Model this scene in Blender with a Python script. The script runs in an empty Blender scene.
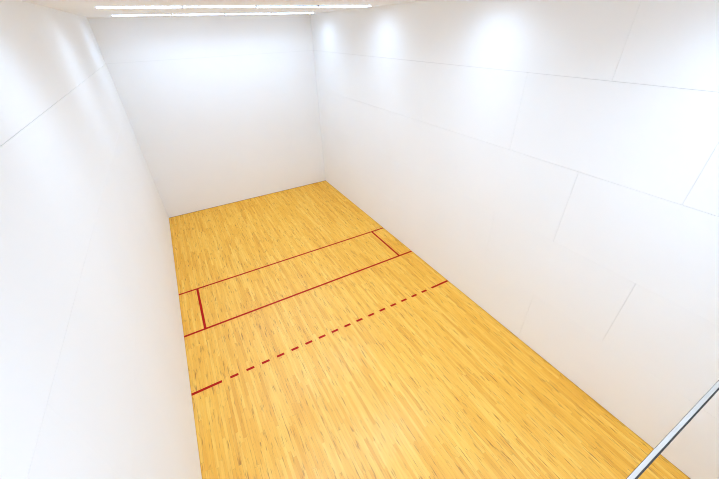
import bpy, bmesh, math, random
from mathutils import Vector, Matrix

random.seed(7)
S = bpy.context.scene
COL = S.collection
FT = 0.3048
W = 20 * FT              # court width
H = 5.879                # ceiling height
YB = -13.4               # back wall of the court, behind the camera
YG = -12.137             # rail across the court


# ------------------------------------------------------------------ helpers
def add_box(bm, x0, x1, y0, y1, z0, z1, mat=0):
    vs = [bm.verts.new((x, y, z)) for x in (x0, x1) for y in (y0, y1) for z in (z0, z1)]
    fs = [(0, 1, 3, 2), (4, 6, 7, 5), (0, 4, 5, 1), (2, 3, 7, 6), (0, 2, 6, 4), (1, 5, 7, 3)]
    out = []
    for f in fs:
        fc = bm.faces.new([vs[i] for i in f])
        fc.material_index = mat
        out.append(fc)
    return vs, out


def add_tube_x(bm, x0, x1, cy, cz, r, n=32, mat=0):
    rings = []
    for x in (x0, x1):
        rings.append([bm.verts.new((x, cy + r * math.cos(2 * math.pi * k / n), cz + r * math.sin(2 * math.pi * k / n)))
                      for k in range(n)])
    for k in range(n):
        f = bm.faces.new([rings[0][k], rings[0][(k + 1) % n], rings[1][(k + 1) % n], rings[1][k]])
        f.smooth = True
        f.material_index = mat
    bm.faces.new(rings[0][::-1]).material_index = mat
    bm.faces.new(rings[1]).material_index = mat


def obj(name, bm, mats, parent=None, loc=None):
    bmesh.ops.recalc_face_normals(bm, faces=bm.faces)
    me = bpy.data.meshes.new(name)
    bm.to_mesh(me)
    bm.free()
    for m in (mats if isinstance(mats, (list, tuple)) else [mats]):
        me.materials.append(m)
    o = bpy.data.objects.new(name, me)
    COL.objects.link(o)
    if parent:
        o.parent = parent
    if loc:
        o.location = loc
    return o


def bevel(bm, w, seg=2):
    bmesh.ops.bevel(bm, geom=bm.edges[:], offset=w, segments=seg, affect='EDGES', profile=0.5)


def tag(o, label, cat=None, group=None, kind=None):
    o['label'] = label
    if cat:
        o['category'] = cat
    if group:
        o['group'] = group
    if kind:
        o['kind'] = kind
    return o


class NT:
    """Small wrapper for building node trees."""
    def __init__(self, name):
        self.m = bpy.data.materials.new(name)
        self.m.use_nodes = True
        self.t = self.m.node_tree
        self.t.nodes.clear()
        self.out = self.n('ShaderNodeOutputMaterial')

    def n(self, kind, **kw):
        nd = self.t.nodes.new(kind)
        for k, v in kw.items():
            setattr(nd, k, v)
        return nd

    def put(self, sock, v):
        if isinstance(v, bpy.types.NodeSocket):
            self.t.links.new(v, sock)
        elif v is not None:
            sock.default_value = v

    def math(self, op, a, b=None, c=None, clamp=False):
        nd = self.n('ShaderNodeMath', operation=op, use_clamp=clamp)
        self.put(nd.inputs[0], a)
        self.put(nd.inputs[1], b)
        self.put(nd.inputs[2], c)
        return nd.outputs[0]

    def mix(self, fac, a, b, blend='MIX'):
        nd = self.n('ShaderNodeMix', data_type='RGBA', blend_type=blend)
        self.put(nd.inputs['Factor'], fac)
        self.put(nd.inputs[6], a)
        self.put(nd.inputs[7], b)
        return nd.outputs[2]

    def ramp(self, fac, stops, interp='LINEAR'):
        nd = self.n('ShaderNodeValToRGB')
        cr = nd.color_ramp
        cr.interpolation = interp
        while len(cr.elements) < len(stops):
            cr.elements.new(0.5)
        for e, (p, c) in zip(cr.elements, stops):
            e.position = p
            e.color = c if len(c) == 4 else (*c, 1)
        self.put(nd.inputs[0], fac)
        return nd.outputs[0]

    def vec(self, x, y, z):
        nd = self.n('ShaderNodeCombineXYZ')
        for s, v in zip(nd.inputs, (x, y, z)):
            self.put(s, v)
        return nd.outputs[0]

    def noise(self, v, scale, detail=2, rough=0.5):
        nd = self.n('ShaderNodeTexNoise')
        self.put(nd.inputs['Vector'], v)
        nd.inputs['Scale'].default_value = scale
        nd.inputs['Detail'].default_value = detail
        nd.inputs['Roughness'].default_value = rough
        return nd.outputs[0]

    def white(self, v):
        nd = self.n('ShaderNodeTexWhiteNoise', noise_dimensions='3D')
        self.put(nd.inputs['Vector'], v)
        return nd.outputs

    def bsdf(self, **kw):
        nd = self.n('ShaderNodeBsdfPrincipled')
        for k, v in kw.items():
            self.put(nd.inputs[k], v)
        self.t.links.new(nd.outputs[0], self.out.inputs[0])
        return nd


# ---------------------------------------------------------------- materials
def mat_wall():
    t = NT('white_court_panel')
    co = t.n('ShaderNodeTexCoord').outputs['Object']
    big = t.noise(co, 0.55, 2)
    fine = t.noise(co, 9.0, 4, 0.6)
    c = t.ramp(big, [(0.3, (0.85, 0.85, 0.85)), (0.7, (0.87, 0.87, 0.87))])
    c = t.mix(t.math('MULTIPLY', fine, 0.05), c, (0.80, 0.80, 0.80, 1))
    # scuffs left by balls: small sparse smudges low on the walls
    v = t.n('ShaderNodeTexVoronoi', feature='F1')
    t.put(v.inputs['Vector'], co)
    v.inputs['Scale'].default_value = 1.7
    spot = t.math('LESS_THAN', v.outputs['Distance'], 0.028)
    pick = t.n('ShaderNodeSeparateColor')
    t.put(pick.inputs[0], v.outputs['Color'])
    keep = t.math('GREATER_THAN', pick.outputs[0], 0.72)
    sm = t.math('MULTIPLY', t.math('MULTIPLY', spot, keep), t.math('MULTIPLY', fine, 0.22))
    c = t.mix(sm, c, (0.42, 0.40, 0.38, 1))
    rough = t.math('MULTIPLY_ADD', fine, 0.12, WALL_ROUGH)
    bump = t.n('ShaderNodeBump')
    bump.inputs['Strength'].default_value = 0.12
    bump.inputs['Distance'].default_value = 0.02
    t.put(bump.inputs['Height'], t.math('ADD', t.math('MULTIPLY', t.noise(co, 1.6, 1), 1.0), t.math('MULTIPLY', fine, 0.05)))
    t.bsdf(**{'Base Color': c, 'Roughness': rough, 'Normal': bump.outputs[0], 'Specular IOR Level': 0.16})
    return t.m


def mat_floor():
    t = NT('maple_strip_floor')
    co = t.n('ShaderNodeTexCoord').outputs['Object']
    sp = t.n('ShaderNodeSeparateXYZ')
    t.put(sp.inputs[0], co)
    X, Y = sp.outputs[0], sp.outputs[1]
    PW = 0.0508
    u = t.math('DIVIDE', X, PW)
    ci = t.math('FLOOR', u)
    fu = t.math('FRACT', u)
    r1 = t.white(t.vec(ci, 3.7, 0.0))[0]
    r2 = t.white(t.vec(ci, 11.3, 5.0))[0]
    L = t.math('MULTIPLY_ADD', r2, 0.6, 0.8)
    v = t.math('DIVIDE', t.math('ADD', Y, t.math('MULTIPLY', r1, 9.0)), L)
    pi = t.math('FLOOR', v)
    fv = t.math('FRACT', v)
    wn = t.white(t.vec(ci, pi, 1.0))
    rnd, rnd2 = wn[0], t.white(t.vec(ci, pi, 8.0))[0]
    # boards: most of them pale, some amber, a few brown
    base = t.ramp(rnd, FLOOR_STOPS)
    # grain runs with the boards, shifted from board to board
    gx = t.math('MULTIPLY_ADD', rnd2, 37.0, t.math('MULTIPLY', X, 30.0))
    gv = t.vec(gx, t.math('MULTIPLY_ADD', rnd, 19.0, t.math('MULTIPLY', Y, 1.9)), 0.0)
    grain = t.noise(gv, 1.0, 5, 0.62)
    gf = t.ramp(grain, [(0.34, (0, 0, 0)), (0.72, (1, 1, 1))])
    base = t.mix(t.math('MULTIPLY', gf, 0.55), base, FLOOR_GRAIN)
    # long pale and amber drifts that run across neighbouring boards
    dr = t.noise(t.vec(t.math('MULTIPLY', X, 9.0), t.math('MULTIPLY', Y, 0.8), 2.0), 1.0, 4, 0.6)
    base = t.mix(t.ramp(dr, [(0.50, (0, 0, 0)), (0.72, (0.55, 0.55, 0.55))]), base, FLOOR_GRAIN)
    base = t.mix(t.ramp(dr, [(0.28, (0.5, 0.5, 0.5)), (0.46, (0, 0, 0))]), base, (0.97, 0.62, 0.12, 1))
    # brown heartwood streaks
    st = t.noise(t.vec(t.math('MULTIPLY_ADD', rnd2, 61.0, t.math('MULTIPLY', X, 34.0)),
                       t.math('MULTIPLY_ADD', rnd, 53.0, t.math('MULTIPLY', Y, 3.0)), 4.0), 1.0, 3, 0.55)
    sf = t.ramp(st, [(0.58, (0, 0, 0)), (0.71, (1, 1, 1))])
    base = t.mix(t.math('MULTIPLY', sf, 0.95), base, FLOOR_STREAK)
    # small dark flecks (mineral marks)
    fk = t.noise(t.vec(t.math('MULTIPLY', X, 38.0), t.math('MULTIPLY', Y, 4.5), 9.0), 1.0, 2, 0.5)
    ff = t.ramp(fk, [(0.715, (0, 0, 0)), (0.765, (1, 1, 1))])
    base = t.mix(t.math('MULTIPLY', ff, 0.5), base, (0.34, 0.11, 0.004, 1))
    # joints between boards
    eu = t.math('MINIMUM', fu, t.math('SUBTRACT', 1.0, fu))
    ev = t.math('MULTIPLY', t.math('MINIMUM', fv, t.math('SUBTRACT', 1.0, fv)), t.math('DIVIDE', L, PW))
    ed = t.math('MINIMUM', eu, ev)
    open_joint = t.math('GREATER_THAN', t.white(t.vec(ci, 2.2, 7.0))[0], 0.78)
    joint = t.math('LESS_THAN', ed, t.math('MULTIPLY_ADD', open_joint, 0.018, 0.010))
    base = t.mix(t.math('MULTIPLY', joint, 0.6), base, (0.20, 0.10, 0.03, 1))
    worn = t.noise(co, 0.9, 3)
    rough = t.math('MULTIPLY_ADD', worn, 0.10, FLOOR_ROUGH)
    bump = t.n('ShaderNodeBump')
    bump.inputs['Strength'].default_value = 0.10
    bump.inputs['Distance'].default_value = 0.004
    t.put(bump.inputs['Height'], t.math('ADD', t.math('MULTIPLY', rnd2, 0.15), t.math('MULTIPLY', t.noise(co, 5.0, 2), 0.5)))
    # satin varnish: an even sheen over the wood
    df = t.n('ShaderNodeBsdfDiffuse')
    t.put(df.inputs['Color'], base)
    t.put(df.inputs['Normal'], bump.outputs[0])
    gl = t.n('ShaderNodeBsdfAnisotropic')
    t.put(gl.inputs['Roughness'], rough)
    t.put(gl.inputs['Normal'], bump.outputs[0])
    mx = t.n('ShaderNodeMixShader')
    mx.inputs[0].default_value = FLOOR_SHEEN
    t.t.links.new(df.outputs[0], mx.inputs[1])
    t.t.links.new(gl.outputs[0], mx.inputs[2])
    t.t.links.new(mx.outputs[0], t.out.inputs[0])
    return t.m


def mat_plain(name, col, rough=0.5, metal=0.0, var=0.04, scale=6.0):
    t = NT(name)
    co = t.n('ShaderNodeTexCoord').outputs['Object']
    nz = t.noise(co, scale, 3)
    d = tuple(max(0.0, c * (1 - var * 2)) for c in col)
    c = t.mix(nz, (*col, 1), (*d, 1))
    t.bsdf(**{'Base Color': c, 'Roughness': rough, 'Metallic': metal})
    return t.m


def mat_lamp(strength):
    t = NT('lit_diffuser')
    co = t.n('ShaderNodeTexCoord').outputs['Object']
    nz = t.noise(co, 3.0, 1)
    c = t.mix(nz, (*LAMP_RGB, 1), (*LAMP_RGB, 1))
    b = t.bsdf(**{'Base Color': (0.9, 0.9, 0.9, 1), 'Roughness': 0.4, 'Emission Color': c, 'Emission Strength': strength})
    return t.m


WALL_ROUGH = 0.55
FLOOR_ROUGH = 0.30
FLOOR_SHEEN = 0.08
FLOOR_STOPS = [(0.0, (0.80, 0.365, 0.026)), (0.12, (0.88, 0.435, 0.036)), (0.6, (0.94, 0.51, 0.056)), (1.0, (0.97, 0.585, 0.095))]
FLOOR_GRAIN = (0.76, 0.33, 0.014, 1)
FLOOR_STREAK = (0.42, 0.155, 0.006, 1)
LAMP = 10.5
LAMP_RGB = (0.67, 0.94, 1.30)
LAMP_W = 8.8
LAMP_SPREAD = math.radians(150)
EXPOSURE = 0.06

M_WALL = mat_wall()
M_SEAM = mat_plain('panel_joint_shadow_gap', (0.22, 0.22, 0.23), 0.9)
M_FLOOR = mat_floor()
M_RED = mat_plain('red_line_paint', (0.47, 0.004, 0.0015), 0.6, 0, 0.06, 14)
M_RED.node_tree.nodes['Principled BSDF'].inputs['Specular IOR Level'].default_value = 0.15
M_CEIL = mat_plain('white_ceiling_paint', (0.88, 0.90, 0.94), 0.7, 0, 0.02, 2)
M_HOUSING = mat_plain('grey_enamelled_steel', (0.13, 0.12, 0.115), 0.5)
M_CAP = mat_plain('white_plastic_cap', (0.75, 0.75, 0.75), 0.4)
M_LAMP = mat_lamp(LAMP)
M_CHROME = mat_plain('polished_steel', (0.46, 0.405, 0.355), 0.45, 0.3, 0.02, 4)
M_BACK = mat_plain('white_back_wall_paint', (0.85, 0.85, 0.85), 0.6)
M_DARK = mat_plain('dark_strip_tone', (0.022, 0.016, 0.010), 0.6)  # dark tone of the rail's edge strips; the rear one imitates a reflection


# ------------------------------------------------------------- panelled walls
ROWS = [0.0, 1.212, 2.424, 3.646, 4.842, H]


def panel_wall(name, place, u0, u1, first, seam_half, vert_half):
    """place(u, d, z): wall coordinates to the world, d = depth behind the wall face.
    Staggered 4 ft by 8 ft panels stand off a dark backing, so their joints are real grooves."""
    bm = bmesh.new()

    def slab(a0, a1, d0, d1, z0, z1, mat):
        vs, _ = add_box(bm, a0, a1, d0, d1, z0, z1, mat)
        for v in vs:
            v.co = Vector(place(*v.co))

    for r in range(len(ROWS) - 1):
        zb = 0.016 if r == 0 else ROWS[r] + seam_half[r]
        zt = H if r == len(ROWS) - 2 else ROWS[r + 1] - seam_half[r + 1]
        off = first[r % 2]
        k0 = math.floor((u0 - off) / 2.438) - 1
        cuts = [off + 2.438 * k for k in range(k0, k0 + 12)]
        cuts = [u0] + [c for c in cuts if u0 + 0.15 < c < u1 - 0.15] + [u1]
        gaps = [0.0] + [(vert_half * (1.0 if r < 3 else 0.7) if c < -8.4 else vert_half * 0.25) * random.uniform(0.8, 1.1) for c in cuts[1:-1]] + [0.0]
        for i in range(len(cuts) - 1):
            slab(cuts[i] + gaps[i], cuts[i + 1] - gaps[i + 1], 0.0, 0.0125, zb, zt, 0)
    slab(u0, u1, 0.0125, 0.14, -0.02, H, 1)
    return obj(name, bm, [M_WALL, M_SEAM])


wr = panel_wall('wall_right', lambda u, d, z: (W + d, u, z), YB, 0.0, (-9.742, -10.972),
                [0, 0.0006, 0.0007, 0.0013, 0.0014, 0], 0.0019)
tag(wr, 'long white panelled side wall right of the wooden floor', 'wall', kind='structure')
wl = panel_wall('wall_left', lambda u, d, z: (-d, u, z), YB, 0.0, (-10.2, -11.4),
                [0, 0.0002, 0.0003, 0.0009, 0.0016, 0], 0.0003)
tag(wl, 'long white panelled side wall left of the wooden floor', 'wall', kind='structure')
wf = panel_wall('wall_front', lambda u, d, z: (u, d, z), -0.14, W + 0.14, (3.44, 2.22),
                [0, 0.0003, 0.0005, 0.0004, 0.0008, 0], 0.0005)
tag(wf, 'white panelled end wall at the far end of the court', 'wall', kind='structure')

bm = bmesh.new()
add_box(bm, -0.14, W + 0.14, YB - 0.14, YB, -0.02, H)
wg = tag(obj('wall_back', bm, M_BACK), 'plain white end wall behind the steel rail', 'wall', kind='structure')

bm = bmesh.new()
add_box(bm, -0.14, W + 0.14, YB - 0.14, 0.14, H, H + 0.12)
ce = tag(obj('ceiling', bm, M_CEIL), 'flat white ceiling carrying two visible rows of strip lights', 'ceiling', kind='structure')

# ---------------------------------------------------------------------- floor
bm = bmesh.new()
add_box(bm, -0.012, W + 0.012, YB, 0.012, -0.06, 0.0)
fl = tag(obj('floor', bm, M_FLOOR), 'golden maple strip court floor with red painted lines', 'floor', kind='structure')

LW = 0.053
ZP = 0.0008


def line(name, x0, x1, y0, y1, label, parent):
    b = bmesh.new()
    add_box(b, x0, x1, y0, y1, 0.0, ZP)
    o = obj(name, b, M_RED, parent)
    if label:
        o['label'] = label
    return o


def cross(name, d, x0=0.0, x1=W, label=None, parent=fl):
    return line(name, x0, x1, -d - LW / 2, -d + LW / 2, label, parent)


cross('service_line', 15 * FT, label='thin red line across the floor, the one farthest from the viewer')
cross('short_line', 20 * FT, label='unbroken red line across the floor between the farthest line and the dashed line')
for xc, lb in ((1.43 * FT, 'short red line along the floor near the left wall'),
               (18.57 * FT, 'short red line along the floor near the right wall')):
    line('service_box_line', xc - LW / 2, xc + LW / 2, -20 * FT + LW / 2, -15 * FT - LW / 2, lb, fl)
rl = cross('receiving_line', 25 * FT, 0.0, 21 * 0.0254, label='dashed red line across the floor with solid ends at both walls')
cross('solid_end', 25 * FT, W - 21 * 0.0254, W, label='solid red end of the dashed line at the right wall', parent=rl)
for k in range(16):
    x = (21 + 6 + 12 * k) * 0.0254
    cross('dash', 25 * FT, x, x + 6 * 0.0254, parent=rl)

# -------------------------------------------------------------- ceiling lights
LL = 1.247
PITCH = 1.259
X0 = 0.615
LW2 = 0.085


def ceiling_light(label, x, y, gap, power=1.0):
    root = bpy.data.objects.new('ceiling_light', None)
    COL.objects.link(root)
    root.empty_display_size = 0.1
    root.location = (x, y, H)
    tag(root, label, 'ceiling light', 'strip lights on the ceiling')
    b = bmesh.new()                                  # spine that fixes it to the ceiling
    add_box(b, 0.01, LL - 0.01, -LW2 + 0.012, LW2 - 0.012, -gap, 0.0)
    obj('housing', b, M_HOUSING, root)
    b = bmesh.new()                                  # wrap-round lens
    n = 10
    prof = [(LW2, -gap)] + [(LW2 * math.cos(a) * 0.98, -gap - 0.004 - 0.013 * math.sin(a))
                            for a in [math.pi * i / n for i in range(n + 1)]] + [(-LW2, -gap)]
    a = [b.verts.new((0.014, p[0], p[1])) for p in prof]
    c = [b.verts.new((LL - 0.014, p[0], p[1])) for p in prof]
    m = len(prof)
    for i in range(m):
        f = b.faces.new([a[i], a[(i + 1) % m], c[(i + 1) % m], c[i]])
        f.smooth = 0 < i < m - 2
    b.faces.new(a[::-1])
    b.faces.new(c)
    obj('diffuser', b, M_LAMP, root)
    for s in (0, 1):
        b = bmesh.new()
        x0 = 0.0 if s == 0 else LL - 0.014
        add_box(b, x0, x0 + 0.014, -LW2, LW2, -gap - 0.015, -gap)
        obj('end_cap', b, M_CAP, root)
    ld = bpy.data.lights.new('lamp', 'AREA')         # the tube's light, thrown downwards by the lens
    ld.shape = 'RECTANGLE'
    ld.size, ld.size_y = LL - 0.04, 2 * LW2 - 0.02
    ld.energy = LAMP_W * power
    ld.color = LAMP_RGB
    ld.spread = LAMP_SPREAD
    lo = bpy.data.objects.new('lamp', ld)
    COL.objects.link(lo)
    lo.parent = root
    lo.location = (LL / 2, 0, -gap - 0.022)
    return root


LROWS = [(-1.35, 'of the row by the far end wall'), (-4.6, 'of the row second from the far wall'),
         (-7.85, 'of the row third from the far wall'), (-11.1, 'of the row fourth from the far wall'),
         (-12.75, 'of the added unseen row over the steel rail')]  # last row is unseen, added to brighten the lower right corner
ORD = ['first from the left wall', 'second from the left wall', 'third from the left wall', 'last before the right wall']
for ri, (y, rn) in enumerate(LROWS):
    for k in range(4):
        ceiling_light('strip light ' + ORD[k] + ' ' + rn, X0 + k * PITCH, y, 0.006 if k < 2 else 0.014, (0.9, 0.88, 1.05, 1.2, 0.45)[ri])

# --------------------------------------------------------------- rail across the court
RAIL_Z = 3.66
ra = bpy.data.objects.new('handrail', None)
COL.objects.link(ra)
ra.empty_display_size = 0.1
ra.location = (W / 2, YG, RAIL_Z)
tag(ra, 'polished steel rail with a dark rear edge crossing the lower right corner', 'rail')
bm = bmesh.new()
add_box(bm, -W / 2 + 0.001, W / 2 - 0.001, -0.0093, 0.0090, -0.012, 0.012)
bevel(bm, 0.0012, 2)
o = obj('rail_bar', bm, M_CHROME, ra)
o['label'] = 'bright steel bar of the rail'
bm = bmesh.new()
add_box(bm, -W / 2 + 0.001, W / 2 - 0.001, -0.0170, -0.0095, -0.012, 0.011)
bevel(bm, 0.001, 2)
o = obj('dark_strip', bm, M_DARK, ra)  # dark strip in place of the dark reflection along the rail's back
o['label'] = 'dark strip along the rear edge of the rail'
bm = bmesh.new()
add_box(bm, -W / 2 + 0.001, W / 2 - 0.001, 0.0088, 0.0104, -0.012, 0.0105)
o = obj('dark_strip', bm, M_DARK, ra)  # narrow dark strip on the front edge of the bar
o['label'] = 'thin dark line along the front edge of the rail'
for sx in (-1, 1):
    bm = bmesh.new()
    add_tube_x(bm, sx * (W / 2 - 0.007) - 0.006, sx * (W / 2 - 0.007) + 0.006, 0.0, 0.0, 0.04)
    obj('end_flange', bm, M_CHROME, ra)

# ---------------------------------------------------------------------- camera
yaw, pitch, roll = 0.4914, -0.5849, -0.0341
f = Vector((math.sin(yaw) * math.cos(pitch), math.cos(yaw) * math.cos(pitch), math.sin(pitch)))
r = f.cross(Vector((0, 0, 1))).normalized()
u = r.cross(f)
r2 = r * math.cos(roll) + u * math.sin(roll)
u2 = -r * math.sin(roll) + u * math.cos(roll)
cam = bpy.data.cameras.new('camera')
co = bpy.data.objects.new('camera', cam)
COL.objects.link(co)
mw = Matrix((r2, u2, -f)).transposed().to_4x4()
mw.translation = Vector((1.178, -12.1004, 5.5103))
co.matrix_world = mw
cam.sensor_fit = 'HORIZONTAL'
cam.sensor_width = 36.0
cam.lens = 322.5954 * 36.0 / 719.0
cam.clip_start = 0.02
S.camera = co

# ----------------------------------------------------------------------- world
wd = bpy.data.worlds.new('world')
wd.use_nodes = True
bg = wd.node_tree.nodes['Background']
bg.inputs[0].default_value = (0.5, 0.5, 0.5, 1)
bg.inputs[1].default_value = 0.1
S.world = wd

S.cycles.filter_width = 1.0
S.cycles.max_bounces = 16
S.cycles.diffuse_bounces = 10
S.cycles.glossy_bounces = 6
S.cycles.transparent_max_bounces = 12

S.view_settings.view_transform = 'Standard'
S.view_settings.look = 'None'
S.view_settings.gamma = 1.0
S.view_settings.use_curve_mapping = False
S.view_settings.exposure = EXPOSURE
